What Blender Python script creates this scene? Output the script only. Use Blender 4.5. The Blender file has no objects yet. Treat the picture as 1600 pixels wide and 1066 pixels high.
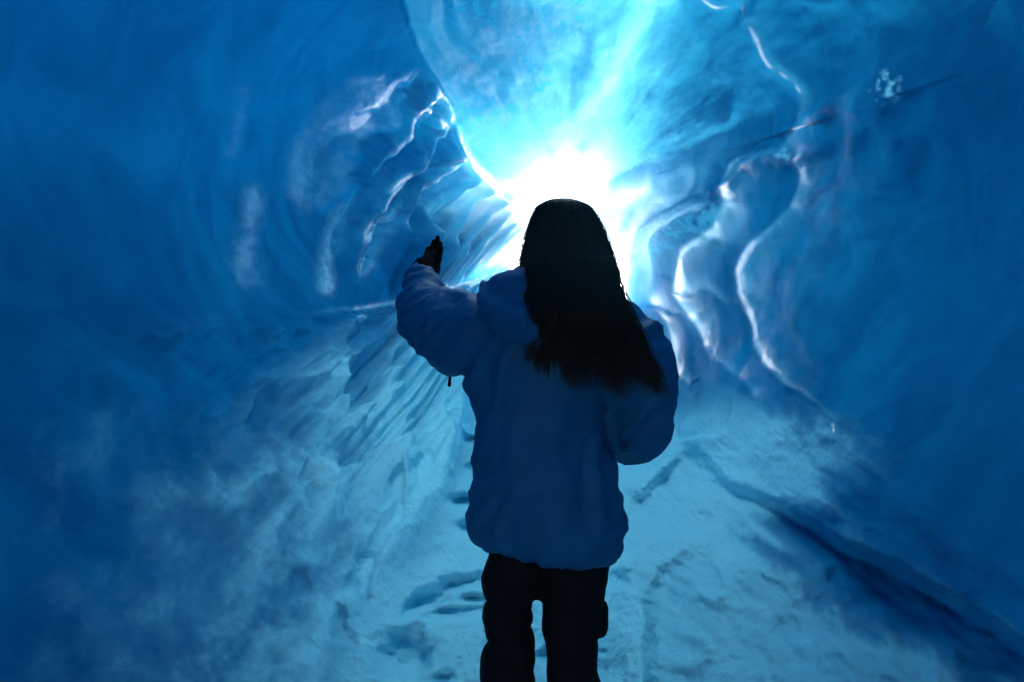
import bpy, bmesh, math, random, os
import numpy as np
from mathutils import Vector
S = bpy.context.scene
# ---------------------------------------------------------------- camera
CAM = np.array([0.0, 0.0, 1.35]); F = 1244.4; CX, CY = 800.0, 533.0
cd = bpy.data.cameras.new('camera'); cam = bpy.data.objects.new('camera', cd)
S.collection.objects.link(cam); cam.location = CAM; cam.rotation_euler = (math.radians(90), 0, 0)
cd.lens = 28; cd.sensor_width = 36; cd.clip_start = 0.05; cd.clip_end = 3000
cd.dof.use_dof = True; cd.dof.focus_distance = 2.15; cd.dof.aperture_fstop = 4.5
S.camera = cam
# ---------------------------------------------------------------- daylight
SUN_EL, SUN_AZ = math.radians(42), math.radians(205)      # azimuth from +Y towards +X
w = bpy.data.worlds.new('World'); S.world = w; w.use_nodes = True
nt = w.node_tree; bg = nt.nodes['Background']
sky = nt.nodes.new('ShaderNodeTexSky'); sky.sky_type = 'NISHITA'; sky.sun_disc = False; sky.air_density = 0.8; sky.dust_density = 4.0; sky.ozone_density = 0.6
sky.sun_elevation = SUN_EL; sky.sun_rotation = SUN_AZ
nt.links.new(sky.outputs[0], bg.inputs[0]); bg.inputs[1].default_value = 0.15
sd = bpy.data.lights.new('sun', 'SUN'); sun = bpy.data.objects.new('sun', sd); S.collection.objects.link(sun)
sd.energy = 5.0; sd.angle = math.radians(0.5); sd.color = (1.0, 0.96, 0.9)
sv = Vector((math.sin(SUN_AZ)*math.cos(SUN_EL), math.cos(SUN_AZ)*math.cos(SUN_EL), math.sin(SUN_EL)))
sun.rotation_euler = sv.to_track_quat('Z', 'Y').to_euler()
S.view_settings.view_transform = 'Standard'; S.view_settings.look = 'None'
S.view_settings.exposure = 3.12; S.view_settings.gamma = 1.0
S.cycles.use_denoising = True
S.cycles.max_bounces = 14; S.cycles.diffuse_bounces = 10; S.cycles.glossy_bounces = 5
S.cycles.sample_clamp_indirect = 8.0
# ---------------------------------------------------------------- noise and curve helpers
rng = np.random.RandomState(7)
TAB = rng.rand(65536)
def lattice(i, j, s): return TAB[(i*7919 + j*104729 + s*15485863) & 65535]
def vnoise(x, y, seed=0, per=0):
    """smooth value noise -1..1, periodic in x when per is set"""
    xi = np.floor(x).astype(np.int64); yi = np.floor(y).astype(np.int64)
    fx = x-xi; fy = y-yi; fx = fx*fx*fx*(fx*(fx*6-15)+10); fy = fy*fy*fy*(fy*(fy*6-15)+10)
    x1 = xi+1
    if per: xi = xi % per; x1 = x1 % per
    a = lattice(xi, yi, seed); b = lattice(x1, yi, seed); c = lattice(xi, yi+1, seed); d = lattice(x1, yi+1, seed)
    return ((a*(1-fx)+b*fx)*(1-fy) + (c*(1-fx)+d*fx)*fy)*2-1
def fbm(x, y, seed=0, per=0, octv=4, g=0.5):
    s = 0; a = 1; t = 0
    for o in range(octv):
        s = s + a*vnoise(x*2**o, y*2**o, seed+o*17, per*2**o); t += a; a *= g
    return s/t
def cups(x, y, seed=0):
    """scallops: concave cups with crisp ridges between, 0 in a cup .. 1 on a ridge"""
    xi = np.floor(x).astype(np.int64); yi = np.floor(y).astype(np.int64); best = np.full(x.shape, 9.0)
    for i in (-1, 0, 1):
        for j in (-1, 0, 1):
            jx = lattice(xi+i, yi+j, seed); jy = lattice(xi+i, yi+j, seed+3); h = lattice(xi+i, yi+j, seed+5)*.35
            dx = xi+i+.15+.7*jx-x; dy = yi+j+.15+.7*jy-y; best = np.minimum(best, dx*dx+dy*dy+h)
    return np.clip(best, 0, 1.2)
def sm(a, b, x):
    t = np.clip((x-a)/(b-a), 0, 1); return t*t*(3-2*t)
def catmull(pts, n=8):
    P = np.array(pts, float); P = np.vstack([2*P[0]-P[1], P, 2*P[-1]-P[-2]]); out = []
    for i in range(1, len(P)-2):
        for k in range(n):
            t = k/n; out.append(0.5*((2*P[i])+(-P[i-1]+P[i+1])*t+(2*P[i-1]-5*P[i]+4*P[i+1]-P[i+2])*t*t+(-P[i-1]+3*P[i]-3*P[i+1]+P[i+2])*t**3))
    out.append(P[-2]); return np.array(out)
def sdist(px, py, pts, reach=None):
    """signed distance (+ on the right-hand side when walking the line, image y down) and 0..1 along the line"""
    C = catmull(pts); shp = px.shape; X = px.ravel(); Y = py.ravel()
    D = np.full(X.shape, 1e9); Sg = np.ones(X.shape); U = np.zeros(X.shape)
    if reach:
        m = (X > C[:,0].min()-reach)&(X < C[:,0].max()+reach)&(Y > C[:,1].min()-reach)&(Y < C[:,1].max()+reach)
        idx = np.nonzero(m)[0]
    else: idx = np.arange(len(X))
    x = X[idx]; y = Y[idx]; d = np.full(x.shape, 1e9); sg = np.ones(x.shape); u = np.zeros(x.shape)
    n = len(C)-1
    for i in range(n):
        ax, ay = C[i]; bx, by = C[i+1]; ex, ey = bx-ax, by-ay; L = ex*ex+ey*ey+1e-9
        t = np.clip(((x-ax)*ex+(y-ay)*ey)/L, 0, 1); qx = x-ax-t*ex; qy = y-ay-t*ey
        dd = np.sqrt(qx*qx+qy*qy); m = dd < d
        d[m] = dd[m]; sg[m] = np.sign(ex*(y[m]-ay)-ey*(x[m]-ax)); u[m] = (i+t[m])/n
    D[idx] = d; Sg[idx] = np.where(sg == 0, 1, sg); U[idx] = u
    return (D*Sg).reshape(shp), U.reshape(shp)
# ---------------------------------------------------------------- the cave sheet
VX, VY = 885.0, 318.0
AX = np.array([(VX-CX)/F, 1.0, -(VY-CY)/F])       # the passage climbs gently to its mouth
Q = float(os.environ.get('CAVEQ', '0.9'))
NT = int(1500*Q)//8*8
th = np.linspace(0, 2*np.pi, NT, endpoint=False)   # image angle: 0 right, pi/2 down, pi left, 3pi/2 up
YEND = 14.0
ys = np.concatenate([np.exp(np.linspace(np.log(YEND), np.log(0.7), int(820*Q))), np.linspace(0.66, -6.0, int(90*Q))])
NR = len(ys)
key = np.radians([0, 25, 50, 75, 90, 105, 125, 145, 165, 180, 200, 225, 250, 270, 290, 315, 340, 360])
kr  = np.array([1.30,1.30,1.45,1.62,1.70,1.68,1.55,1.50,1.55,1.62,1.66,1.55,1.32,1.22,1.20,1.28,1.32,1.30])
kd = np.concatenate([key[:-1]-2*np.pi, key, key[1:]+2*np.pi]); kk = np.concatenate([kr[:-1], kr, kr[1:]])
fine = np.linspace(-np.pi, 3*np.pi, 2881); fv = np.interp(fine, kd, kk)
ker = np.exp(-0.5*(np.arange(-60,61)/22.0)**2); ker /= ker.sum(); fv = np.convolve(fv, ker, 'same')
R0 = np.interp(th, fine, fv)
TH, YY = np.meshgrid(th, ys)
low = sm(0.25, 0.85, np.sin(TH))
shrink = 1 - (0.52 - 0.80*low + 0.19*sm(.1, .9, -np.sin(TH)))*sm(4.0, 14.0, YY)
RR = R0[None, :]*shrink*(1+sm(6, 13, YY)*(.22*vnoise(TH/(2*np.pi)*9, YY*0, 11, 9)+.10*vnoise(TH/(2*np.pi)*22, YY*0.3, 12, 22)))
RR = RR*np.where(YY < 0, 1-0.35*sm(-2, -6, YY), 1)
yp = np.maximum(YY, 0.3)
RHO = F*RR/yp
PX = VX + RHO*np.cos(TH); PY = VY + RHO*np.sin(TH)
front = sm(0.75, 1.3, YY)                          # features of the photo fade out beside the camera
A = TH/(2*np.pi); LR = np.log(RHO/100.0)
ct, st = np.cos(TH), np.sin(TH)
LEDGE_L = [(-500,545),(-200,525),(0,510),(150,503),(300,494),(400,489),(470,489),(560,482),(620,470),(700,450),(760,425),(815,375)]
CREASE  = [(520,-500),(590,-150),(622,0),(650,80),(690,140),(717,190),(745,250),(775,292),(806,340)]
RIM_A = [(930,-500),(1030,-120),(1100,0),(1150,15),(1180,60),(1200,100),(1235,130),(1247,165),(1240,200),(1215,228),(1175,240),(1145,255),(1133,285),(1135,320),(1120,355),(1085,378),(1066,400),(1058,440),(1062,470),(1090,515),(1102,560),(1085,600)]
RIM_B   = [(1238,205),(1243,240),(1246,280),(1235,320),(1200,360),(1172,390),(1160,430),(1165,470),(1175,510),(1180,545),(1215,590),(1260,620),(1300,660),(1312,705)]
STRATA  = [(2100,-420),(1700,-90),(1540,0),(1400,85),(1320,135),(1240,190),(1170,245),(1130,285),(1050,332),(960,385)]
LEDGE_R = [(1060,688),(1100,722),(1140,760),(1200,790),(1270,830),(1330,870),(1400,900),(1500,950),(1600,1010),(1900,1200)]
FOOT_R  = [(930,700),(945,800),(955,880),(975,930),(990,980),(1005,1066),(1040,1300)]
FOOT_L  = [(745,600),(720,700),(690,790),(600,900),(540,960),(505,1066),(430,1300)]
REL = np.zeros_like(PX)                            # relative depth relief (fraction of distance)
RAD = np.zeros_like(PX)                            # radial relief in metres
EDN = fbm(PX/34, PY/34, 301, 0, 3); EDL = fbm(PX/90, PY/90, 303, 0, 2)
def step(line, amp, edge, decay, side=1, lip=0.0, lipw=6, fade=None):
    global REL
    d, u = sdist(PX, PY, line, reach=decay*3+60); d = d*side + 5*EDN*(edge > 4)
    g = amp*(0.72+0.45*EDL)*sm(-edge, edge, d)*np.exp(-np.maximum(d, 0)/decay)
    if lip: g = g + lip*np.exp(-((d-lipw*0.5)/lipw)**2)
    g = np.where(np.abs(d) > 1e6, 0, g)
    e = sm(0, 0.06, u)*sm(0, 0.08, 1-u)
    if fade is not None: e = e*fade(u)
    REL = REL + g*e*front
    return d, u
def ridge(line, amp, w1, w2, side=1):
    w1 *= 1.5; w2 *= 1.4; amp *= 1.5
    """asymmetric crest: width w1 on one side, w2 on the other"""
    global REL
    d, u = sdist(PX, PY, line, reach=max(w1, w2)*4); d = d*side + 9*EDN
    g = amp*(.75+.5*EDL)*np.where(d > 0, np.exp(-(d/(w1*1.6))**2), np.exp(-(d/w2)**2))
    REL = REL + np.where(np.abs(d) > 1e6, 0, g)*sm(0, 0.15, u)*sm(0, 0.2, 1-u)*front
WXN = fbm(PX/60, PY/60, 201, 0, 3); WYN = fbm(PX/60, PY/60, 207, 0, 3)
def bump(x, y, rx, ry, amp, rot=0, p=2, warp=0.0):
    global REL
    c, s = math.cos(rot), math.sin(rot); dx = PX-x+WXN*rx*warp; dy = PY-y+WYN*ry*warp
    q = ((dx*c+dy*s)/rx)**2 + ((-dx*s+dy*c)/ry)**2
    REL = REL + amp*np.exp(-q**(p/2))*front
# large undulation
RAD += 0.10*fbm(A*6, LR*1.6, 1, 6, 3)
RAD += 0.03*fbm(A*9+LR*1.2, LR*3, 2, 0, 3)*np.clip(YY, 1, 8)*0.35*(np.cos(TH) < 0.95)*sm(0.3, 0.9, LR)*sm(.4, .0, np.sin(TH))
# --- regions
dL, uL = sdist(PX, PY, LEDGE_L); dC, uC = sdist(PX, PY, CREASE); dS, uS = sdist(PX, PY, STRATA)
dFL, _ = sdist(PX, PY, FOOT_L); dFR, _ = sdist(PX, PY, FOOT_R); dRA, uRA = sdist(PX, PY, RIM_A)
dLR, _ = sdist(PX, PY, LEDGE_R)
left_up = sm(-8, 8, dC)*sm(-4, 8, -dL)             # blue wall above the ledge
m_floor = sm(-90, 60, -dFL+30*fbm(PX/60, PY/60, 3, 0, 3))*sm(-30, 20, dFR)*sm(480, 600, PY)
# --- relief features, each a real undulation of the ice
step(LEDGE_L, 0.030, 22, 150, 1, 0.0, 14, lambda u: sm(.18, .62, u)*.75+.25)
step(CREASE, 0.034, 6, 130, -1, 0.0, 7)
step([(812,-60),(808,40),(818,120),(838,205),(850,260)], 0.008, 14, 60, -1)
step(RIM_A, 0.055, 12, 110, -1, 0.002, 3)
step(RIM_B, 0.038, 11, 80, -1, 0.002, 3)
step([(1330,40),(1300,140),(1318,220),(1290,320),(1245,400),(1225,480),(1255,560),(1310,630)], 0.022, 14, 90, -1)
step([(1080,30),(1110,90),(1160,150),(1170,210),(1140,235)], 0.020, 12, 60, -1)
step(STRATA, 0.030, 6, 130, -1)
step(LEDGE_R, -0.19, 15, 110, 1, 0.02, 30)
ridge([(1003,1150),(1003,1066),(1003,980),(1018,915),(1050,878),(1110,850),(1165,838)], 0.045, 10, 60, 1)
ridge([(975,930),(985,890),(1010,850),(1040,815),(1090,790),(1140,775)], 0.035, 10, 40, 1)
ridge([(1010,800),(1030,740),(1062,690),(1090,655),(1130,640),(1180,640)], 0.03, 22, 30, 1)
ridge([(1180,640),(1240,690),(1290,740),(1310,790),(1300,830)], 0.02, 30, 40, -1)
ridge([(1180,545),(1200,600),(1250,660),(1330,690),(1370,730),(1380,790),(1350,850)], 0.03, 50, 26, -1)
ridge([(1010,470),(1030,500),(1045,560),(1060,600),(1080,610)], 0.03, 14, 16, 1)
ridge([(1060,470),(1085,520),(1130,545),(1160,560)], 0.02, 14, 16, 1)
ridge([(1300,230),(1240,320),(1180,380),(1100,450),(1060,520)], 0.012, 40, 25, 1)
ridge([(1420,150),(1370,260),(1290,340),(1220,400),(1180,470)], 0.02, 50, 30, 1)
ridge([(1400,560),(1290,540),(1200,500)], 0.01, 50, 50, 1)
for b in [(1375,150,26,34,.014,.4),(1230,245,40,26,.012,0),(1143,175,16,22,.02,.3),(1095,310,60,18,.01,-.45),
          (1020,350,60,12,.01,-.5),(1040,480,22,20,.02,0),(1120,490,24,30,.012,0),(1150,890,130,40,.02,.4),
          (1100,960,80,60,.03,.2),(1230,960,110,50,.02,.3),(1130,745,60,30,-.01,.5),(345,465,40,34,.02,0),
          (905,190,16,60,.02,.1),(960,100,30,120,.02,.35),(1000,60,22,90,-.02,.3)]: bump(*b)
# protruding swells of the left wall that catch the light of the mouth, with hollows between them
for b in [(540,190,46,70,.022,.35),(600,150,60,34,.02,-.2),(520,270,34,60,.02,.3),(570,320,26,80,.022,.15),(525,360,22,60,.014,.1),
          (660,165,40,16,.016,-.5),(690,225,44,12,.016,-.6),(640,290,16,60,.018,.35),(390,345,26,60,.014,.05),
          (600,215,30,22,-.02,0),(535,255,16,22,-.016,0),(610,385,36,50,-.024,.2),(590,430,30,46,-.02,0),
          (553,465,12,26,.02,0),(605,462,16,18,.02,0)]: bump(b[0], b[1], b[2], b[3], b[4]*1.3, b[5])
# scallops: ribs round the passage, steep on the side away from the mouth
warp = 0.55*fbm(A*14, LR*2.2, 5, 14, 3)
def cusp(p):
    f = p-np.floor(p); return 1-(1-np.abs(f-0.5)*2)**1.5*1.0
dq = np.hypot(PX-862, (PY-452))
wq = fbm(PX/70, PY/110, 9, 0, 3)
ph = np.log(np.maximum(dq, 12)/100)/math.log(1.165) + 0.42*wq + 0.3
scal = cusp(ph)
scal2 = cusp(ph*2.1 + 0.9*fbm(PX/40, PY/60, 19, 0, 2)+0.3)
wl = np.exp(-((LR-0.35)/0.75)**2)
leftside = sm(-0.25, 0.35, -ct)
RAD += (0.040*scal*(0.55+0.6*np.clip(fbm(PX/55, PY/80, 77, 0, 2)+.5, 0, 1))+0.006*scal2+.003*cups(np.log(np.maximum(dq, 20))*6+.6*wq, np.mod(np.arctan2(PY-452, PX-862), 2*np.pi)*3.4+wq, 23))*yp*leftside*sm(1.50, 0.95, LR)*sm(-4, 50, dC)*sm(-10, 30, -dL)
bank = sm(0, 40, dL)*sm(-10, 30, dFL)
qb = PX + 0.75*(PY-490)*(1+0.0008*(PY-490)) + 22*fbm(PX/120, PY/120, 31, 0, 3)
phb = np.log(np.maximum(870-qb, 70)/100)/math.log(1.22)
RAD += 0.030*yp*cusp(phb)*bank*sm(1.85, 1.3, LR)*sm(820, 640, PY)*(.5+.5*np.clip(.5+fbm(PX/60, PY/60, 35, 0, 2), 0, 1))
an = np.arctan2(PY-452, PX-862)
w1_ = fbm(PX/110, PY/110, 36, 0, 3); w2_ = fbm(PX/110, PY/110, 38, 0, 3)
cb = cups(np.log(np.maximum(dq, 20))*5.2+.9*w1_, np.mod(an, 2*np.pi)*5.0+.9*w2_, 39)
cb2 = cups(np.log(np.maximum(dq, 20))*11+.9*w2_, np.mod(an, 2*np.pi)*11+.9*w1_, 40)
nb = fbm((PX+.5*PY)/70, (PY-.5*PX)/110, 33, 0, 4)
RAD += (0.034*cb+0.015*cb2+0.030*nb)*bank*yp*sm(2.35, 1.6, LR)*(.75+.25*sm(900, 640, PY))
fol_r = .5*np.sin(2*np.pi*(-dRA/62+1.1*fbm(PX/130, PY/130, 92, 0, 3)+.5*fbm(PX/40, PY/70, 96, 0, 3)))*np.exp(-np.maximum(-dRA, 0)/120)
roof = sm(10, -10, dC)*sm(-10, 10, dS)*(PY < 420)
fo2 = np.sin(2*np.pi*(A*20+1.3*fbm(PX/150, PY/150, 45, 0, 3)+.35*LR))
RAD += sm(.1, .9, LR)*(0.012*fo2+0.016*fbm(A*40, LR*1.2, 41, 40, 3)+0.004*fbm(A*40, LR*6, 43, 40, 3))*roof
right = sm(0.1, 0.5, ct)*sm(10, -10, dS)
RAD += (0.008*fbm(A*24, LR*3, 51, 24, 3) + .022*np.clip(YY, 1, 8)*.4*fol_r)*right
bank_r = sm(20, -20, dFR)*sm(560, 700, PY)*(ct > -0.2)
sn = fbm(PX/70, PY/70, 61, 0, 5, 0.55)
SB = [(1120,380),(1165,470),(1215,560),(1330,620),(1385,700),(1385,780),(1400,850),(1560,930),(1900,1080)]
dSB, _ = sdist(PX, PY, SB)
flow = fbm((PX+PY*.3)/110+1.2*fbm(PX/200, PY/200, 62, 0, 2), (PY-PX*.6)/55, 61, 0, 5, 0.5)
cr = cups((PX+PY*.5)/95+.5*fbm(PX/90, PY/90, 63, 0, 2), (PY-PX*.35)/60+.5*fbm(PX/90, PY/90, 64, 0, 2), 65)
REL += (0.009*sn+0.028*flow+0.020*cr)*bank_r*front*sm(-140, 60, dSB)
# trodden snow floor with boot prints
REL += 0.010*fbm(PX/45, PY/26, 71, 0, 5, 0.6)*m_floor*front
for b in [(682,925,34,24,1),(630,1003,34,26,1),(730,960,44,9,.5),(722,905,24,12,.6),(738,822,20,10,.9),(728,778,18,8,.9),(760,940,30,10,.6),(655,728,12,18,.5),(616,790,12,26,.55),(575,890,14,30,.6),
          (540,985,14,34,.5),(470,905,26,18,.35),(790,1010,30,12,.7),(646,942,12,14,.6),(700,1045,22,9,.4),(860,1040,20,14,.6),(735,690,14,6,.7),(742,735,16,7,.7)]:
    bump(b[0], b[1], b[2]*1.1, b[3]*1.15, -0.055*b[4], 0, 3.2, .9)
    bump(b[0]+4, b[1]-b[3]*1.6, b[2]*1.1, b[3]*0.5, 0.008*b[4], 0, 2, .6)
REL += 0.007*(cups(PX/26+.6*WXN, PY/15+.6*WYN, 72)-.4)*m_floor*front*sm(600, 760, PY)
REL += 0.006*fbm(PX/16, PY/9, 75, 0, 4, .6)*m_floor*front*sm(560, 760, PX+.2*(1066-PY))
RAD += 0.004*fbm(A*160, LR*22, 81, 160, 3)*sm(-0.5, 1, LR)
# --- points
base = (RR-RAD)
P = AX[None,None,:]*YY[...,None] + np.stack([ct*base, 0*ct, -st*base], -1)
P = P*(1-REL)[...,None] + CAM
# ice thickness overhead / beside the passage in metres (a property of the ice: how much light it lets through)
up = np.clip(-st, -1, 1)
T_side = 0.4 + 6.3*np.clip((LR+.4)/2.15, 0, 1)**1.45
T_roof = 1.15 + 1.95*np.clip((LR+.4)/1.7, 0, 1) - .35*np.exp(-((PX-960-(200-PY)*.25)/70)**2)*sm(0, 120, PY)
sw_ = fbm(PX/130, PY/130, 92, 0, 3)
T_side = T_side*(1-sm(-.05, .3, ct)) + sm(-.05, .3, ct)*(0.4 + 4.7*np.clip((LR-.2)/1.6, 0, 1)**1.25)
fol = np.sin(2*np.pi*(-dRA/62+1.1*sw_+.5*fbm(PX/40, PY/70, 96, 0, 3)))*np.exp(-np.maximum(-dRA, 0)/170)*sm(0, .3, ct)
T_side = T_side + .55*fol*np.clip(T_side/3, .3, 1.2)
RIM_C = [(1330,40),(1300,140),(1318,220),(1290,320),(1245,400),(1225,480),(1255,560),(1310,630)]
noses = 0
for ln, a_, w_ in ((RIM_A, 1.0, 20), (RIM_B, 1.0, 20), (RIM_C, .3, 24), ([(1010,460),(1040,500),(1050,560),(1070,600)], .8, 14), ([(1090,510),(1120,560),(1160,590),(1180,640)], .6, 16)):
    d_, u_ = sdist(PX, PY, ln, reach=160); q_ = sm(0, .1, u_)*sm(0, .12, 1-u_)*(np.abs(d_) < 1e6)
    noses = np.maximum(noses, a_*np.exp(-np.maximum(-d_, 0)/w_)*sm(8, -4, d_)*q_)
    T_side = T_side + .9*np.exp(-((d_-16)/14)**2)*q_*a_
T_side = T_side - 2.0*noses*np.clip(T_side/3.5, .2, 1)
wr_ = sm(0.15, 0.6, up)*sm(12, -12, dC)
thick = T_side*(1-wr_) + T_roof*wr_
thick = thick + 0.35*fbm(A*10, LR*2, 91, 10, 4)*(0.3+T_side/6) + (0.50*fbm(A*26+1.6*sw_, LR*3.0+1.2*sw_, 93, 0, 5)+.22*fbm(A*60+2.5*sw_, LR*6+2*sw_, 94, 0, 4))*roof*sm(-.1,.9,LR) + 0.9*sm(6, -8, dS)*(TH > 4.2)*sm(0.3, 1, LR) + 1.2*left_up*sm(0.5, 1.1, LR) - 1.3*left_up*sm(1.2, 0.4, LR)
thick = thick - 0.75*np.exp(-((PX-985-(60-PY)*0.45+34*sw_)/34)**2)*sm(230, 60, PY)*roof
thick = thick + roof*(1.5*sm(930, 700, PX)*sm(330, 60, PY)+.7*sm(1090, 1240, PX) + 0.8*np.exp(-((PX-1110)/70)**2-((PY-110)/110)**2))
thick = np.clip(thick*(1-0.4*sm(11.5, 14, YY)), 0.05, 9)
# unseen thin roof slot, added to light the floor and banks from above
slot = np.exp(-(np.maximum(np.abs(YY-3.65)-0.5, 0)/0.35)**2)*np.exp(-((TH-4.72)/0.42)**4)
thick = thick*(1-slot)+0.12*slot
fl = fbm(PX/9, PY/9, 101, 0, 3); fl2 = fbm(PX/40, PY/60, 103, 0, 3)
band = sm(0, -8, dS)*sm(-62, -40, dS)*sm(945, 985, PX)*sm(1136, 1128, PX)
glint = 0  # wall highlight patches: mainly gloss, plus a faint pale highlight painted in
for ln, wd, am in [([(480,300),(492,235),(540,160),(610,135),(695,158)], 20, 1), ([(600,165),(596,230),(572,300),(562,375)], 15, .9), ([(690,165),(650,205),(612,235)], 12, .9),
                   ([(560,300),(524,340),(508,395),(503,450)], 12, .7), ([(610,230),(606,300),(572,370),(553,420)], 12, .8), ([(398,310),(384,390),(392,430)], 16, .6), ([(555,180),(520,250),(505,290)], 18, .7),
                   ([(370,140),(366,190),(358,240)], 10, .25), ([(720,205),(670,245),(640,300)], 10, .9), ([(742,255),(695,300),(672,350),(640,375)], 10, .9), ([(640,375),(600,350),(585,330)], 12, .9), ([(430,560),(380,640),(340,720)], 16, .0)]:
    dd_, uu_ = sdist(PX, PY, ln, reach=120); glint = np.maximum(glint, am*np.exp(-(dd_/wd/1.5)**2)*(np.abs(dd_) < 1e6))
crest = sm(.55, .95, scal)*leftside*sm(1.15, 0.6, LR)*sm(-2, 10, dC)*sm(-5, 20, -dL)  # rib highlights, painted as pale crests through the snow mask
fieldL = 1.55*st - .62*np.clip(LR-1.0, 0, 3) - .60 + .32*nb + .40*(cb-.45) + .10*fl + .16*fl2 - .5*sm(150, 10, dL)
fieldR = -.78*sm(0, 110, -dFR) + dSB/120 + .9*flow + .35*(cr-.45) + .12*fl + .2*fl2 - .9*sm(-20, 30, dLR)*sm(150, 60, dLR)*sm(1080, 1180, PX)
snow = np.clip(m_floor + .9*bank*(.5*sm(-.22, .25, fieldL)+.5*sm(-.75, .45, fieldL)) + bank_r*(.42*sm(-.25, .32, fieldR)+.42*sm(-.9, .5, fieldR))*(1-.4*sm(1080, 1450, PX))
    + .12*glint*sm(-.9, .8, fl+.8*fl2) + .45*crest + 0.7*band*sm(-.6, .6, fl+fl2) + sm(-.2, .7, fl+.6*fl2-.9*np.hypot((PX-1375)/30, (PY-145)/28)+.5)
    + .5*roof*sm(.25, .6, fl+fl2)*sm(260, 120, PY)*sm(960, 900, PX)*sm(640, 740, PX) + .6*sm(-.1, .7, fl+.6*fl2-.9*np.hypot((PX-1225)/36, (PY-245)/20)+.4), 0, 1)  # snow cover with the painted rib and wall highlights mixed in
# melt-water gloss: wet where the draught from the mouth glazes the ice, dull and rimed in the back of the cave
wet = sm(1.95, 1.2, LR + 0.5*fbm(A*14, LR*2, 97, 14, 4)) * (1-0.75*snow) * (1-0.62*roof) * (1-0.75*sm(0.1, 0.5, ct)*(1-.75*np.clip(noses, 0, 1)))
wet = wet*(1-.85*left_up*sm(.75, 1.15, LR))
for ln in (RIM_A, RIM_B): wet = np.maximum(wet, .65*np.exp(-(sdist(PX, PY, ln, reach=90)[0]/4)**2)*sm(-.25, .35, fbm(PX/28, PY/28, 105, 0, 2)))
wet = np.maximum(wet, .97*np.clip(glint*(1.25+.5*fl2+.3*fl), 0, 1)*left_up)
frost = 1-wet

def new_mesh(name, verts, faces, mats=(), parent=None, smooth=True):
    me = bpy.data.meshes.new(name); me.from_pydata([tuple(v) for v in verts], [], [tuple(f) for f in faces])
    if smooth: me.polygons.foreach_set('use_smooth', [True]*len(me.polygons))
    me.update(); o = bpy.data.objects.new(name, me); S.collection.objects.link(o)
    for m in mats: me.materials.append(m)
    if parent: o.parent = parent
    return o
def big_mesh(name, V, quads, mat, attrs):
    used, inv = np.unique(quads, return_inverse=True); q = inv.reshape(-1, 4)
    me = bpy.data.meshes.new(name); me.vertices.add(len(used)); me.vertices.foreach_set('co', V[used].astype(np.float32).ravel())
    me.loops.add(q.size); me.loops.foreach_set('vertex_index', q.ravel().astype(np.int32))
    me.polygons.add(len(q)); me.polygons.foreach_set('loop_start', np.arange(0, q.size, 4, dtype=np.int32))
    me.polygons.foreach_set('use_smooth', np.ones(len(q), bool))
    me.update(calc_edges=True)
    for k, a in attrs.items():
        at = me.attributes.new(k, 'FLOAT', 'POINT'); at.data.foreach_set('value', a.ravel()[used].astype(np.float32))
    me.materials.append(mat); o = bpy.data.objects.new(name, me); S.collection.objects.link(o); return o
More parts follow.
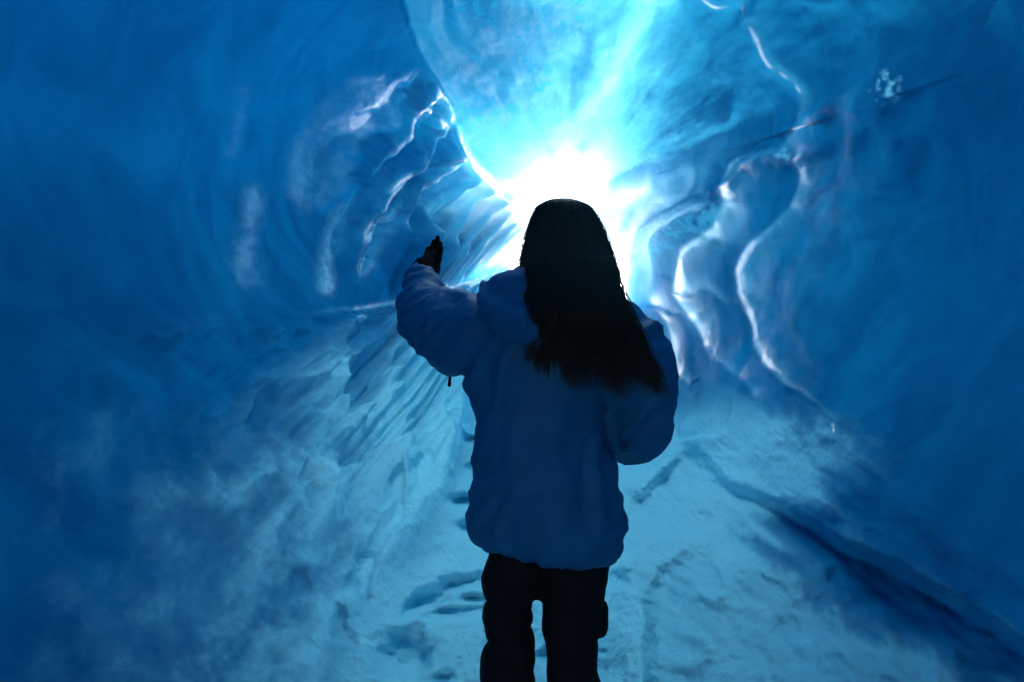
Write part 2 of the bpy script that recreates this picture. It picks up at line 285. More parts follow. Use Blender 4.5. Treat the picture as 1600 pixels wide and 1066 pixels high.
# ---------------------------------------------------------------- ice and snow material
def N(nt, t, **kw):
    n = nt.nodes.new(t)
    for k, v in kw.items(): setattr(n, k, v)
    return n
def ice_material():
    m = bpy.data.materials.new('glacier_ice'); m.use_nodes = True; nt = m.node_tree; nt.nodes.clear(); L = nt.links.new
    out = N(nt, 'ShaderNodeOutputMaterial'); geo = N(nt, 'ShaderNodeNewGeometry')
    at = N(nt, 'ShaderNodeAttribute', attribute_name='ice_thickness'); sn_ = N(nt, 'ShaderNodeAttribute', attribute_name='snow_and_glints')
    fr = N(nt, 'ShaderNodeAttribute', attribute_name='frost')
    # light let through by the ice: exp(-absorption * thickness) per channel
    comb = N(nt, 'ShaderNodeCombineColor')
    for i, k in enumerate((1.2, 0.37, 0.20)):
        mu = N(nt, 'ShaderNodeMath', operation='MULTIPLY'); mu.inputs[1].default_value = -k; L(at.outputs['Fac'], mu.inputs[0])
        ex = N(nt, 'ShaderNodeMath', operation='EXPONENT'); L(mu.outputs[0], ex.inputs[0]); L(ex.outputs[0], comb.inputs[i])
    # fine veins, bubbles and frost grain
    n1 = N(nt, 'ShaderNodeTexNoise'); n1.inputs['Scale'].default_value = 9; n1.inputs['Detail'].default_value = 8; n1.inputs['Roughness'].default_value = .62
    n2 = N(nt, 'ShaderNodeTexNoise'); n2.inputs['Scale'].default_value = 85; n2.inputs['Detail'].default_value = 4
    n3 = N(nt, 'ShaderNodeTexNoise'); n3.inputs['Scale'].default_value = 2.2; n3.inputs['Detail'].default_value = 6; n3.inputs['Distortion'].default_value = 1.2
    for n in (n1, n2, n3): L(geo.outputs['Position'], n.inputs['Vector'])
    ramp = N(nt, 'ShaderNodeValToRGB'); L(n3.outputs['Fac'], ramp.inputs[0])
    ramp.color_ramp.elements[0].position = .35; ramp.color_ramp.elements[0].color = (0.001, 0.100, 0.240, 1)
    ramp.color_ramp.elements[1].position = .68; ramp.color_ramp.elements[1].color = (0.003, 0.170, 0.345, 1)
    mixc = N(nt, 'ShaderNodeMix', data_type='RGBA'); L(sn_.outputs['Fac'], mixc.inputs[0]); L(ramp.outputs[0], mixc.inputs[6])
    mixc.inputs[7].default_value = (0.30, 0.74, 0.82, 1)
    pr = N(nt, 'ShaderNodeBsdfPrincipled'); L(mixc.outputs[2], pr.inputs['Base Color']); pr.inputs['IOR'].default_value = 1.31; pr.inputs['Specular Tint'].default_value = (.3, .78, 1, 1)
    rr = N(nt, 'ShaderNodeMapRange'); L(n1.outputs['Fac'], rr.inputs[0]); rr.inputs[1].default_value = .3; rr.inputs[2].default_value = .7
    rr.inputs[3].default_value = .12; rr.inputs[4].default_value = .30
    fa = N(nt, 'ShaderNodeMath', operation='MULTIPLY_ADD'); L(fr.outputs['Fac'], fa.inputs[0]); fa.inputs[1].default_value = .5; L(rr.outputs[0], fa.inputs[2])
    ra = N(nt, 'ShaderNodeMath', operation='MULTIPLY_ADD'); L(sn_.outputs['Fac'], ra.inputs[0]); ra.inputs[1].default_value = .3; L(fa.outputs[0], ra.inputs[2])
    sp = N(nt, 'ShaderNodeMapRange', interpolation_type='SMOOTHSTEP'); L(fr.outputs['Fac'], sp.inputs[0]); sp.inputs[3].default_value = .6; sp.inputs[4].default_value = .03; L(sp.outputs[0], pr.inputs['Specular IOR Level'])
    L(ra.outputs[0], pr.inputs['Roughness'])
    b1 = N(nt, 'ShaderNodeBump'); b1.inputs['Distance'].default_value = .011; b1.inputs['Strength'].default_value = .34; L(n1.outputs['Fac'], b1.inputs['Height'])
    n4 = N(nt, 'ShaderNodeTexNoise'); n4.inputs['Scale'].default_value = 26; n4.inputs['Detail'].default_value = 5; L(geo.outputs['Position'], n4.inputs['Vector'])
    b3 = N(nt, 'ShaderNodeBump'); b3.inputs['Distance'].default_value = .016; L(sn_.outputs['Fac'], b3.inputs['Strength']); L(n4.outputs['Fac'], b3.inputs['Height']); L(b1.outputs[0], b3.inputs['Normal'])
    b2 = N(nt, 'ShaderNodeBump'); b2.inputs['Distance'].default_value = .0035; b2.inputs['Strength'].default_value = .55; L(n2.outputs['Fac'], b2.inputs['Height'])
    L(b3.outputs[0], b2.inputs['Normal']); L(b2.outputs[0], pr.inputs['Normal'])
    tr = N(nt, 'ShaderNodeBsdfTranslucent'); L(comb.outputs[0], tr.inputs['Color']); L(b1.outputs[0], tr.inputs['Normal'])
    # thin ice passes most of the light, thick ice almost none
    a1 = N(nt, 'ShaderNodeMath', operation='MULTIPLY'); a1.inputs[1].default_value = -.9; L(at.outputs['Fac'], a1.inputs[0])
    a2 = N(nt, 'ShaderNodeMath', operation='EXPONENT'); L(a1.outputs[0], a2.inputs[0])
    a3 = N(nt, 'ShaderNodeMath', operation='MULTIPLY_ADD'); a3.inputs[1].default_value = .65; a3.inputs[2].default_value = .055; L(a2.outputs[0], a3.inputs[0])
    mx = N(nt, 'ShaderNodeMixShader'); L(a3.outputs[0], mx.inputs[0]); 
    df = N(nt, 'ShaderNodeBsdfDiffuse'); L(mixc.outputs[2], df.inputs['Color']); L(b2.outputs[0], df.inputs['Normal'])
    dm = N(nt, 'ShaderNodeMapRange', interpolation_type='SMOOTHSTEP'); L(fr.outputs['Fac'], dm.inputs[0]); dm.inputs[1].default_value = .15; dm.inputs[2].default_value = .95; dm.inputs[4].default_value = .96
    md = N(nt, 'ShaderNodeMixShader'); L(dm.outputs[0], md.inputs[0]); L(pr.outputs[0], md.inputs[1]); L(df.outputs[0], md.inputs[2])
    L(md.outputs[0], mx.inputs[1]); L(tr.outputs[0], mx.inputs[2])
    L(mx.outputs[0], out.inputs[0]); return m
ICE = ice_material()
# ---------------------------------------------------------------- cave objects: one sheet cut along its creases
idx = np.arange(NR*NT).reshape(NR, NT); nx = np.roll(idx, -1, 1)
quads = np.stack([idx[:-1], idx[1:], nx[1:], nx[:-1]], -1)
cls = np.zeros((NR, NT), int)                      # 0 left wall, 1 ceiling, 2 right wall, 3 snow floor, 4 left bank
t = TH
cls[:] = 2
cls[(ct < 0)] = 0
cls[(dC < 0)&(dS > 0)&(st < 0.1)] = 1
cls[(dL > 0)&(ct < 0)&(st > -0.2)] = 4
cls[(dFL < 0)&(dFR > 0)&(st > 0)] = 3
rear = YY < 1.2                                    # beside and behind the camera: split by direction
cls[rear & (st < -0.75)] = 1
cls[rear & (st >= -0.75) & (st < 0.35) & (ct < 0)] = 0
cls[rear & (st >= 0.35) & (st < 0.9) & (ct < 0)] = 4
cls[rear & (st >= -0.75) & (st < 0.9) & (ct >= 0)] = 2
cls[rear & (st >= 0.9)] = 3
att = {'ice_thickness': thick, 'snow_and_glints': snow, 'frost': frost}
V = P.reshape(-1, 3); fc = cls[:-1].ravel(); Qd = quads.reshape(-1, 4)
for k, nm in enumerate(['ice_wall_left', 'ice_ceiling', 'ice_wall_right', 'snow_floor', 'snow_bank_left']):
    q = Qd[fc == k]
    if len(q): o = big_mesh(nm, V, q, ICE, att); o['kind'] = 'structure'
# the passage goes on in the dark behind the camera; its last bend closes it
c = V[idx[-1]].mean(0); vv = np.vstack([V[idx[-1]], c+np.array([0,-.6,0])]); n = NT
o = new_mesh('ice_wall_back', vv, [(i, n, (i+1)%n) for i in range(n)], [ICE]); o['kind'] = 'structure'
# open snowfield beyond the mouth
mouth = V[idx[0]]; zf = mouth[:,2].min(); yf = 12.0
def snow_mat():
    m = bpy.data.materials.new('open_snow'); m.use_nodes = True; p = m.node_tree.nodes['Principled BSDF']
    nt = m.node_tree; n = N(nt, 'ShaderNodeTexNoise'); n.inputs['Scale'].default_value = 3; b = N(nt, 'ShaderNodeBump'); b.inputs['Distance'].default_value = .05
    nt.links.new(n.outputs['Fac'], b.inputs['Height']); nt.links.new(b.outputs[0], p.inputs['Normal'])
    p.inputs['Base Color'].default_value = (.8, .86, .92, 1); p.inputs['Roughness'].default_value = .7; return m
gx = np.linspace(-1, 1, 61); gy = np.linspace(0, 1, 61)
vv = []; 
for b in gy:
    for a in gx:
        x = np.sign(a)*abs(a)**3*600; y = mouth[:,1].min()-0.05+b**3*900
        vv.append((x, y, zf+0.02+ 5.0*float(sm(14, 32, y)) + (0.25*vnoise(np.array([x/4]), np.array([y/4]), 3)[0]+1.5*vnoise(np.array([x/40]), np.array([y/40]), 4)[0])*min(1, max(0, (y-12.5)/8))))
o = new_mesh('snowfield', vv, [(j*61+i, j*61+i+1, (j+1)*61+i+1, (j+1)*61+i) for j in range(60) for i in range(60)], [snow_mat()]); o['kind'] = 'structure'
# ================================================================ the person
def at(px, py, y): return np.array([(px-CX)/F*y, y, CAM[2]-(py-CY)/F*y])
def floor_z(x, y):
    Vf = V.reshape(NR, NT, 3)[:, (st > 0.5)[0]].reshape(-1, 3); d = (Vf[:,0]-x)**2+(Vf[:,1]-y)**2
    k = np.argsort(d)[:6]; return float(Vf[k,2].mean())
def loft(rings, cap=True):
    """rings: list of (n,3) arrays with equal n -> verts, faces of a closed skin"""
    n = len(rings[0]); v = np.vstack(rings); f = []
    for i in range(len(rings)-1):
        for k in range(n): f.append((i*n+k, i*n+(k+1)%n, (i+1)*n+(k+1)%n, (i+1)*n+k))
    if cap:
        v = np.vstack([v, rings[0].mean(0), rings[-1].mean(0)]); a = len(v)-2; b = a+1; m = (len(rings)-1)*n
        for k in range(n): f.append((a, (k+1)%n, k)); f.append((b, m+k, m+(k+1)%n))
    return v, f
def tube(path, radii, n=16, sub=4, flat=1.0, up=(0,0,1)):
    C = catmull(path, sub); R_ = catmull([[r, 0] for r in radii], sub)[:,0]; rings = []
    T = np.gradient(C, axis=0); T /= np.linalg.norm(T, axis=1)[:,None]+1e-9
    u = np.array(up, float); 
    if abs(np.dot(u, T[0])) > .9: u = np.array([1.,0,0])
    u = u-np.dot(u, T[0])*T[0]; u /= np.linalg.norm(u)
    ang = np.linspace(0, 2*np.pi, n, endpoint=False)
    for c, t_, r in zip(C, T, R_):
        u = u-np.dot(u, t_)*t_; u /= np.linalg.norm(u); b = np.cross(t_, u)
        rings.append(c + r*(np.cos(ang)[:,None]*u + flat*np.sin(ang)[:,None]*b))
    # rounded ends
    def dome(c, t_, ring, s):
        return [c + (ring-c)*k + t_*s*h for k, h in ((.45,.9),(.8,.6))]
    r0, r1 = R_[0], R_[-1]
    rings = dome(C[0], T[0], rings[0], -r0) + rings + dome(C[-1], T[-1], rings[-1], r1)[::-1]
    return loft(rings)
def ball(c, r, n=16, m=10):
    c = np.array(c, float); r = np.array(r if hasattr(r, '__len__') else [r]*3, float); rings = []
    for i in range(1, m):
        a = np.pi*i/m; g = np.linspace(0, 2*np.pi, n, endpoint=False)
        rings.append(c + r*np.stack([np.sin(a)*np.cos(g), np.sin(a)*np.sin(g), np.full(n, np.cos(a))], -1))
    return loft(rings)
def merge(parts):
    v = []; f = []; o = 0
    for a, b in parts: v.append(a); f += [tuple(i+o for i in q) for q in b]; o += len(a)
    return np.vstack(v), f
def fused(name, parts, voxel, mat, parent=None, smooth=6, disp=None, post=2):
    """union of the overlapping closed shapes as one continuous skin"""
    v, f = merge(parts); o = new_mesh(name+'_tmp', v, f)
    bm = bmesh.new(); bm.from_mesh(o.data); bmesh.ops.recalc_face_normals(bm, faces=bm.faces[:]); bm.to_mesh(o.data); bm.free()
    md = o.modifiers.new('r', 'REMESH'); md.mode = 'VOXEL'; md.voxel_size = voxel
    if smooth: ms = o.modifiers.new('s', 'SMOOTH'); ms.iterations = smooth; ms.factor = .5
    dg = bpy.context.evaluated_depsgraph_get(); me = bpy.data.meshes.new_from_object(o.evaluated_get(dg))
    bpy.data.objects.remove(o)
    if disp:
        n = len(me.vertices); co = np.zeros(n*3, np.float32); no = np.zeros(n*3, np.float32)
        me.vertices.foreach_get('co', co); me.vertices.foreach_get('normal', no); co = co.reshape(-1,3); no = no.reshape(-1,3)
        co = co + no*disp(co.astype(float), no)[:,None]; me.vertices.foreach_set('co', co.astype(np.float32).ravel())
    me.polygons.foreach_set('use_smooth', [True]*len(me.polygons)); me.update(); me.name = name
    me.materials.clear(); me.materials.append(mat)
    ob = bpy.data.objects.new(name, me); S.collection.objects.link(ob)
    if parent: ob.parent = parent
    return ob
def cloth(name, col, rough=.8, bump=.3, scale=500, sheen=0.0, spec=.25):
    m = bpy.data.materials.new(name); m.use_nodes = True; nt = m.node_tree; p = nt.nodes['Principled BSDF']; L = nt.links.new
    g = N(nt, 'ShaderNodeNewGeometry')
    n = N(nt, 'ShaderNodeTexNoise'); n.inputs['Scale'].default_value = scale; n.inputs['Detail'].default_value = 3; L(g.outputs['Position'], n.inputs['Vector'])
    n2 = N(nt, 'ShaderNodeTexNoise'); n2.inputs['Scale'].default_value = 14; n2.inputs['Detail'].default_value = 5; L(g.outputs['Position'], n2.inputs['Vector'])
    mx = N(nt, 'ShaderNodeMix', data_type='RGBA'); L(n2.outputs['Fac'], mx.inputs[0])
    mx.inputs[6].default_value = (*[c*.8 for c in col], 1); mx.inputs[7].default_value = (*[c*1.2 for c in col], 1); L(mx.outputs[2], p.inputs['Base Color'])
    b = N(nt, 'ShaderNodeBump'); b.inputs['Distance'].default_value = .001; b.inputs['Strength'].default_value = bump; L(n.outputs['Fac'], b.inputs['Height'])
    b2 = N(nt, 'ShaderNodeBump'); b2.inputs['Distance'].default_value = .006; b2.inputs['Strength'].default_value = .5; L(n2.outputs['Fac'], b2.inputs['Height']); L(b.outputs[0], b2.inputs['Normal']); L(b2.outputs[0], p.inputs['Normal'])
    p.inputs['Roughness'].default_value = rough; p.inputs['Specular IOR Level'].default_value = spec; p.inputs['Sheen Weight'].default_value = sheen
    return m
M_J = cloth('blue_shell_fabric', (0.0012, 0.082, 0.20), .65, .25, 700, 0, .18)
M_T = cloth('black_trouser_fabric', (0.006, 0.006, 0.007), .85, .3, 600, 0.0, .1)
M_G = cloth('black_glove_fabric', (0.003, 0.003, 0.0035), .9, .4, 500, 0.0, .05)
M_H = cloth('dark_hair', (0.0045, 0.004, 0.004), .65, .1, 300, 0, .05)
M_H2 = cloth('hair_strand', (0.016, 0.011, 0.008), .5, .1, 300, 0, .25)
M_S = cloth('skin', (0.45, 0.27, 0.19), .5, .1, 300, 0, .4)
M_B = cloth('black_boot_leather', (0.01, 0.01, 0.012), .5, .2, 200, 0, .4)
M_E = cloth('eye_white', (0.7, 0.7, 0.7), .2, 0, 100, 0, .5)
Y0 = 2.05
# --- body: head turned up the passage, torso, arms and legs as one skin
hz = at(880, 378, 2.07)
fzl = floor_z(-0.01, 2.08); fzr = floor_z(0.17, 2.02)
bl = [tube([at(866,820,Y0), at(866,760,Y0), at(866,640,Y0+.01), at(868,540,Y0), at(872,480,Y0)], [.13,.11,.12,.12,.09], 20, flat=.75),
      tube([at(872,500,Y0), at(876,440,Y0+.01), at(878,410,Y0+.02)], [.06,.052,.055]),
      ball(hz, (.072,.092,.108), 24, 16), ball(hz+[0,.055,-.055], (.05,.045,.055)), ball(hz+[0,.03,.03], (.068,.062,.07)),
      tube([hz+[0,.088,.022], hz+[0,.103,-.006], hz+[0,.113,-.022]], [.009,.011,.013], 10), ball(hz+[0,.104,-.05], (.024,.010,.008)), ball(hz+[0,.102,-.060], (.022,.010,.008)),
      ball(hz+[-.073,0,-.01], (.010,.018,.030)), ball(hz+[.073,0,-.01], (.010,.018,.030)), ball(hz+[0,.092,-.085], (.022,.016,.018)),
      tube([at(800,510,Y0), at(735,522,2.12), at(672,497,2.24), at(662,462,2.36), at(664,432,2.45)], [.055,.048,.040,.034,.026]),
      tube([at(955,505,Y0), at(990,560,2.05), at(998,672,2.08), at(985,680,2.22), at(950,655,2.36)], [.055,.048,.040,.034,.026]),
      tube([at(812,850,Y0), at(800,960,Y0+.02), [at(795,1066,Y0)[0],Y0+.04,.46], [-.015,Y0+.03,fzl+.25], [-.015,Y0+.03,fzl+.06]], [.065,.05,.045,.045,.038]),
      tube([at(905,870,Y0), at(900,960,Y0), [at(897,1066,Y0)[0],Y0,.46], [.165,Y0-.03,fzr+.25], [.165,Y0-.03,fzr+.06]], [.065,.05,.045,.045,.038]),
      tube([[-.015,Y0+.0,fzl+.05], [-.015,Y0+.16,fzl+.04]], [.038,.03]), tube([[.165,Y0-.06,fzr+.05], [.165,Y0+.1,fzr+.04]], [.038,.03])]
person = fused('person', bl, .009, M_S)
person['label'] = 'long-haired person seen from behind in blue hooded jacket and black trousers, one gloved hand raised'
person['category'] = 'person'
for s_ in (-1, 1):
    o = new_mesh('eye', *ball(hz+[s_*.031, .082, .012], .0125, 12, 8), [M_E], person)
# --- jacket
def ell(cx, cy_, hx, hy, zl, zr, n=48, p=2.4):
    a = np.linspace(0, 2*np.pi, n, endpoint=False); c = np.cos(a); s = np.sin(a)
    x = hx*np.sign(c)*np.abs(c)**(2/p); y = hy*np.sign(s)*np.abs(s)**(2/p)
    return np.stack([cx+x, cy_+y, zl+(zr-zl)*(x/hx*.5+.5)], -1)
def rowring(L, pl, R, pr, y, hy, p=2.4):
    a = at(L, pl, y); b = at(R, pr, y); return ell((a[0]+b[0])/2, y, (b[0]-a[0])/2, hy, a[2], b[2], p=p)
tor = [(775,862,948,884,Y0,.11),(748,846,966,872,Y0,.135),(732,822,976,846,Y0,.15),(731,800,981,818,Y0,.155),(735,775,979,790,Y0,.155),(738,745,973,755,Y0,.15),(742,705,963,715,Y0,.145),
       (741,665,952,675,Y0,.14),(736,630,946,640,Y0,.14),(726,600,950,605,Y0,.145),(735,560,975,565,Y0,.15),(748,520,1000,525,Y0-.005,.145),
       (766,492,985,500,Y0-.005,.125),(790,468,955,478,Y0,.10),(815,445,932,455,Y0,.085),(825,425,922,430,Y0,.078)]
jk = [loft([rowring(*r) for r in tor]),
      tube([at(815,530,2.04), at(745,530,2.11), at(680,503,2.22), at(662,478,2.32), at(662,452,2.40), at(663,433,2.44)], [.105,.112,.094,.072,.058,.050], 24),
      tube([at(945,520,2.03), at(985,556,2.03), at(998,610,2.05), at(997,665,2.07), at(990,688,2.17), at(960,668,2.32)], [.10,.102,.092,.080,.066,.05], 24)]
def jfold(co, no):
    x, y, z = co.T; d = np.zeros(len(x))
    hem = at(860, 870, Y0)[2]; t = z-hem
    ang = np.arctan2(y-Y0, x-.1)
    low = np.exp(-np.maximum(t, 0)/.07)
    d += .0045*np.sin(ang*17+2.2*vnoise(ang*4, z*14, 5))*low*np.clip(.5+fbm(ang*3, z*4, 8), 0, 1.2)
    d += -.013*np.abs(fbm(x*6+z*2.2, z*2.2-x*1.2+y*3, 11, 0, 3))-.010*np.abs(fbm(x*12-z*5, z*5+x*5, 13, 0, 2))
    r = 1-np.abs(fbm(x*6+y*5, z*9-x*5+y*3, 21, 0, 3))*2.4; slv = sm(.02, -.12, x)+sm(.22, .30, x)
    d += .016*np.clip(r, -.5, 1)*np.clip(slv, 0, 1)
    back = np.clip(1-np.clip(slv, 0, 1), 0, 1)
    for (x0, z0, x1, z1, w_, a_) in [(.02,1.36,-.06,1.20,.018,.012),(-.01,1.30,-.075,1.10,.016,.010),(.24,1.16,.19,.98,.016,.012),(.25,1.22,.17,1.08,.014,.010),(.10,1.18,.13,.88,.022,.008),(.02,1.12,-.04,.86,.02,.008),(.19,1.06,.24,.86,.018,.008),(-.05,1.0,-.085,.84,.012,.008)]:
        t_ = np.clip(((x-x0)*(x1-x0)+(z-z0)*(z1-z0))/((x1-x0)**2+(z1-z0)**2), 0, 1); q = np.hypot(x-x0-t_*(x1-x0)+.012*np.sin(z*30), z-z0-t_*(z1-z0))
        d += (a_*np.exp(-(q/w_)**2)-.6*a_*np.exp(-((q-1.9*w_)/w_)**2))*np.sin(np.pi*np.clip(t_*.9+.05, 0, 1))*(y < Y0+.02)
    d += .003*fbm(x*30, z*24+y*10, 31, 0, 3)
    # seams: yoke across the back, waist drawcord channel
    d += -.003*np.exp(-((z-at(0,758,Y0)[2]-.01*np.sin(x*20))/.006)**2)*(np.abs(x-.09) < .22)
    return d
jacket = fused('jacket', jk, .0065, M_J, person, 5, jfold)
hd = [tube([at(764,462,1.99), at(775,486,1.93), at(815,505,1.87), at(870,515,1.85), at(925,508,1.86), at(965,485,1.95)], [.030,.045,.052,.055,.05,.035], 20, flat=1.0),
      tube([at(776,458,2.02), at(800,452,1.96), at(845,455,1.91), at(900,455,1.92), at(945,462,1.98)], [.040,.055,.06,.06,.045], 20),
      tube([at(812,430,2.03), at(835,440,1.95), at(885,440,1.93), at(930,445,2.02)], [.030,.045,.045,.04], 16),
      tube([at(757,447,2.04), at(764,462,2.0)], [.017,.024], 12)]
def hfold(co, no):
    x, y, z = co.T; return .008*fbm(x*14+z*6, z*20-x*7, 41, 0, 3)-.008*np.abs(fbm(x*6, z*22-x*12, 43, 0, 2))
hood = fused('hood', hd, .006, M_J, jacket, 6, hfold)
new_mesh('drawcord', *tube([at(704,572,2.18), at(703.5,585,2.18), at(702,602,2.18)], [.0035,.0035,.005], 8), [M_G], jacket)
cuff = fused('cuff', [tube([at(661,440,2.42), at(663,429,2.45)], [.047,.045], 20), tube([at(646,433,2.44), at(638,428,2.44)], [.010,.007], 8)], .004, M_G, jacket, 3)
# --- trousers
def legr(L, R, py, y, hy): a = at(L, py, y); b = at(R, py, y); return ell((a[0]+b[0])/2, y, (b[0]-a[0])/2, hy, a[2], b[2], 32, 2.3)
def ringz(x, y, z, rx, ry): return ell(x, y, rx, ry, z, z, 32, 2.2)
ll = [legr(770,862,845,Y0,.10), legr(760,858,880,Y0,.105), legr(752,848,905,Y0,.10), legr(757,836,927,Y0+.01,.088), legr(763,833,938,Y0+.01,.082), legr(755,831,948,Y0+.01,.085), legr(753,834,962,Y0+.02,.09),
      legr(757,829,978,Y0+.02,.08), legr(758,834,990,Y0+.02,.084), legr(764,836,1000,Y0+.02,.08), legr(758,835,1012,Y0+.03,.085), legr(752,836,1028,Y0+.03,.088), legr(749,834,1045,Y0+.03,.085), legr(749,838,1062,Y0+.03,.08),
      ringz(-.012,Y0+.04,.42,.068,.078), ringz(-.012,Y0+.04,.34,.072,.08), ringz(-.012,Y0+.03,fzl+.24,.066,.074), ringz(-.013,Y0+.03,fzl+.16,.072,.08), ringz(-.013,Y0+.03,fzl+.07,.068,.076)]
rl = [legr(838,956,845,Y0,.10), legr(843,952,880,Y0,.105), legr(846,948,910,Y0,.10), legr(847,944,940,Y0,.09), legr(846,941,962,Y0,.086), legr(846,940,984,Y0,.086), legr(848,934,990,Y0,.083), legr(853,933,1008,Y0,.08),
      legr(855,932,1030,Y0,.08), legr(854,935,1048,Y0,.083), legr(853,938,1066,Y0,.083),
      ringz(.163,Y0-.01,.42,.068,.078), ringz(.163,Y0-.02,.34,.074,.082), ringz(.164,Y0-.03,fzr+.24,.066,.074), ringz(.165,Y0-.03,fzr+.16,.073,.08), ringz(.165,Y0-.03,fzr+.07,.068,.076)]
def tfold(co, no):
    x, y, z = co.T; return .004*fbm(x*10+y*8, z*22+x*9, 51, 0, 3)
trousers = fused('trousers', [loft(ll), loft(rl), tube([at(860,830,Y0), at(858,900,Y0)], [.13,.07], 24, flat=.75)], .0048, M_T, person, 3, tfold)
new_mesh('cargo_pocket', *tube([at(936,950,Y0-.01), at(936,982,Y0-.01)], [.024,.024], 10), [M_T], trousers)
for x, y, z in ((-.015, Y0+.03, fzl), (.165, Y0-.03, fzr)):
    bt = fused('boot', [tube([[x,y,z+.20],[x,y,z+.08],[x,y,z+.055]], [.048,.05,.052]), tube([[x,y-.03,z+.045],[x,y+.07,z+.045],[x,y+.17,z+.035]], [.045,.048,.038])], .006, M_B, person, 3)
    sole = [np.array([[x+a*.5*w_, y+b_, z+h] for a, b_, w_ in [(-1,-.08,.07),(-1,.0,.085),(-1,.1,.10),(-1,.19,.075),(0,.215,0),(1,.19,.075),(1,.1,.10),(1,.0,.085),(1,-.08,.07)]]) for h in (-.004,.022)]
    new_mesh('sole', *loft(sole), [M_B], bt, False)
# --- gloves
def glove(wrist, knuck, tips, thumb, r=.0105, wd=.030):
    kc = np.mean(knuck, 0); parts = [tube([wrist, wrist*.5+kc*.5, kc], [wd,wd*.92,.030], 14, flat=1.0)]
    parts.append(tube([knuck[0], knuck[1], knuck[2], knuck[3]], [.014]*4, 12))
    for k in range(4): parts.append(tube([wrist*.55+knuck[k]*.45, knuck[k], *tips[k]], [r*1.25, r*1.15, r*1.05, r*.85], 10))
    parts.append(tube([thumb[0], thumb[1], thumb[2]], [r*1.5, r*1.2, r*.9], 10)); return parts
wr = at(662,434,2.43)
kn = [at(684,405,2.45), at(679,402,2.47), at(672,405,2.49), at(665,411,2.51)]
tp = [[at(688,391,2.46), at(688,380,2.47)], [at(682,386,2.49), at(684,371,2.50)], [at(674,390,2.51), at(678,377,2.53)], [at(666,399,2.53), at(669,388,2.55)]]
glv = fused('glove', glove(wr, kn, tp, [at(648,428,2.45), at(648,417,2.45), at(655,406,2.46)], r=.0085, wd=.044), .0028, M_G, person, 1)
w2 = at(950,655,2.36); k2 = [at(918,640,2.40), at(918,648,2.42), at(919,656,2.43), at(921,664,2.44)]
t2 = [[k+np.array([-.03,.02,-.004]), k+np.array([-.022,.0,-.016])] for k in k2]
fused('glove', glove(w2, k2, t2, [at(945,645,2.37), at(928,632,2.36), at(915,632,2.37)]), .0035, M_G, person, 2)
# --- hair: a shaped mass with strands laid over it
hr = [(858,900,316,2.05,.05),(843,915,324,2.05,.08),(834,929,341,2.045,.10),(827,940,365,2.03,.12),(821,949,392,2.005,.135),(816,957,418,1.975,.15),(820,961,446,1.935,.15),(828,970,472,1.885,.13),(834,982,498,1.85,.11),(840,994,522,1.84,.08),(850,1002,542,1.845,.06),(864,1006,558,1.85,.04),(880,1008,570,1.86,.02)]
def hring(k, n=64, grow=0):
    L_, R_, py, y, hy = hr[k]; return legr2(L_, R_, py, y, hy+grow, grow, n)
def legr2(L, R, py, y, hy, g, n): a = at(L, py, y); b = at(R, py, y); return ell((a[0]+b[0])/2, y, (b[0]-a[0])/2+g, hy, a[2], b[2], n, 2.1)
top = at(876, 311.5, 2.05)
hv, hf = loft([top+(hring(0)-top)*.4] + [hring(k, 64, -.004) for k in range(len(hr)-3)])
hair = fused('hair', [(hv, hf)], .006, M_H, person, 3, lambda co, no: .0025*np.sin(np.arctan2(co[:,1]-2, co[:,0]-.13)*38+3*vnoise(co[:,2]*6, co[:,0]*8, 3))*(co[:,2] < 1.66))
random.seed(5); parts_v = []; parts_f = []; off = 0
nR = len(hr); RG = np.stack([hring(k, 360) for k in range(nR)])
clumps = [(random.uniform(0, 360), random.gauss(0, 2.2), random.gauss(0, 1), random.uniform(0, 6)) for _ in range(110)]
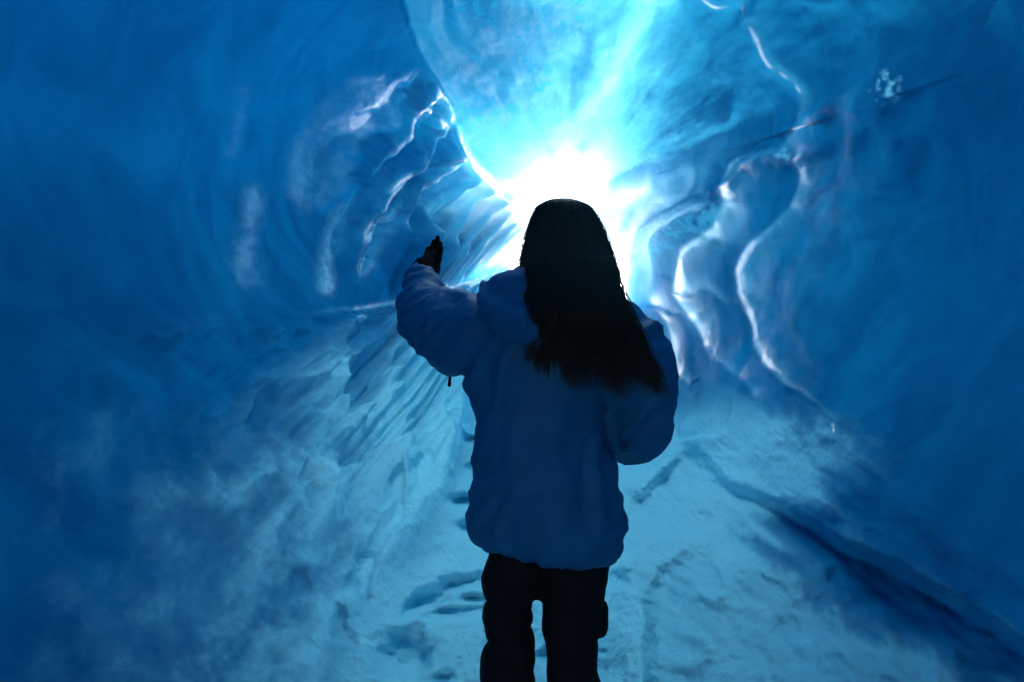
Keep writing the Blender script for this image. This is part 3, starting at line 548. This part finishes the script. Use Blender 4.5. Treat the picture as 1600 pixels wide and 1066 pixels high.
for s_ in range(4200):
    ca, cdr, cl, cw = random.choice(clumps)
    spread = random.gauss(0, 2.6); a = ca; fly = random.random() < .08
    start = 0 if random.random() < .8 else random.randint(1, 4); end = nR-1-int(abs(cl)*1.5+random.random()*.8+(1.2 if math.cos(math.radians(ca)) < -.5 else 0)); end = max(end, start+4)
    g = abs(random.gauss(0, .004))+(random.uniform(.004,.02) if fly else 0); pts = []; dr_ = cdr+random.gauss(0, .25); wob = cw+random.gauss(0,.12)
    for k in range(start, end+1):
        aa = a+spread*(1-.75*(k-start)/(end-start+1))+dr_*(k-start)+6*math.sin(k*.7+wob); i0 = int(math.floor(aa)) % 360; p = RG[k, i0]; c_ = RG[k].mean(0)
        n_ = p-c_; n_[2] = 0; n_ /= np.linalg.norm(n_)+1e-9
        pts.append(p+n_*(g*(0.3+k/nR)+random.gauss(0,.0008)+.003*math.sin(k*1.1+cw*3))+np.array([.006*math.sin(k*.9+cw)*max(0, (k-4)/6), 0, 0]))
    d_ = np.array([.004+(pts[-1][0]-.15)*.07, -.002, -.026]); ext = random.uniform(.2, .7)+1.7*abs(math.sin(cw*7))**1.5
    pts.append(pts[-1]+d_*ext*.6+[random.gauss(0,.0015)+.006*math.sin(cw*5), 0, 0]); pts.append(pts[-1]+d_*ext*.7+[.008*math.sin(cw*5)+random.gauss(0,.0015), 0, -.003])
    C = catmull(pts, 2); r0 = random.uniform(.0006, .0013) if not fly else .0005; T = np.gradient(C, axis=0); T /= np.linalg.norm(T, axis=1)[:,None]+1e-9
    e1 = np.cross(T, [0.3,1,0.1]); e1 /= np.linalg.norm(e1, axis=1)[:,None]+1e-9; e2 = np.cross(T, e1); m = len(C); rad = r0*np.minimum(1, (m-np.arange(m))/(m*.35))
    for q in range(3): parts_v.append(C+(math.cos(q*2.094)*e1+math.sin(q*2.094)*e2)*rad[:,None])
    for q in range(3):
        q2 = (q+1) % 3
        for i in range(m-1): parts_f.append((off+q*m+i, off+q2*m+i, off+q2*m+i+1, off+q*m+i+1))
    off += 3*m
new_mesh('hair_strands', np.vstack(parts_v), parts_f, [M_H2], hair)
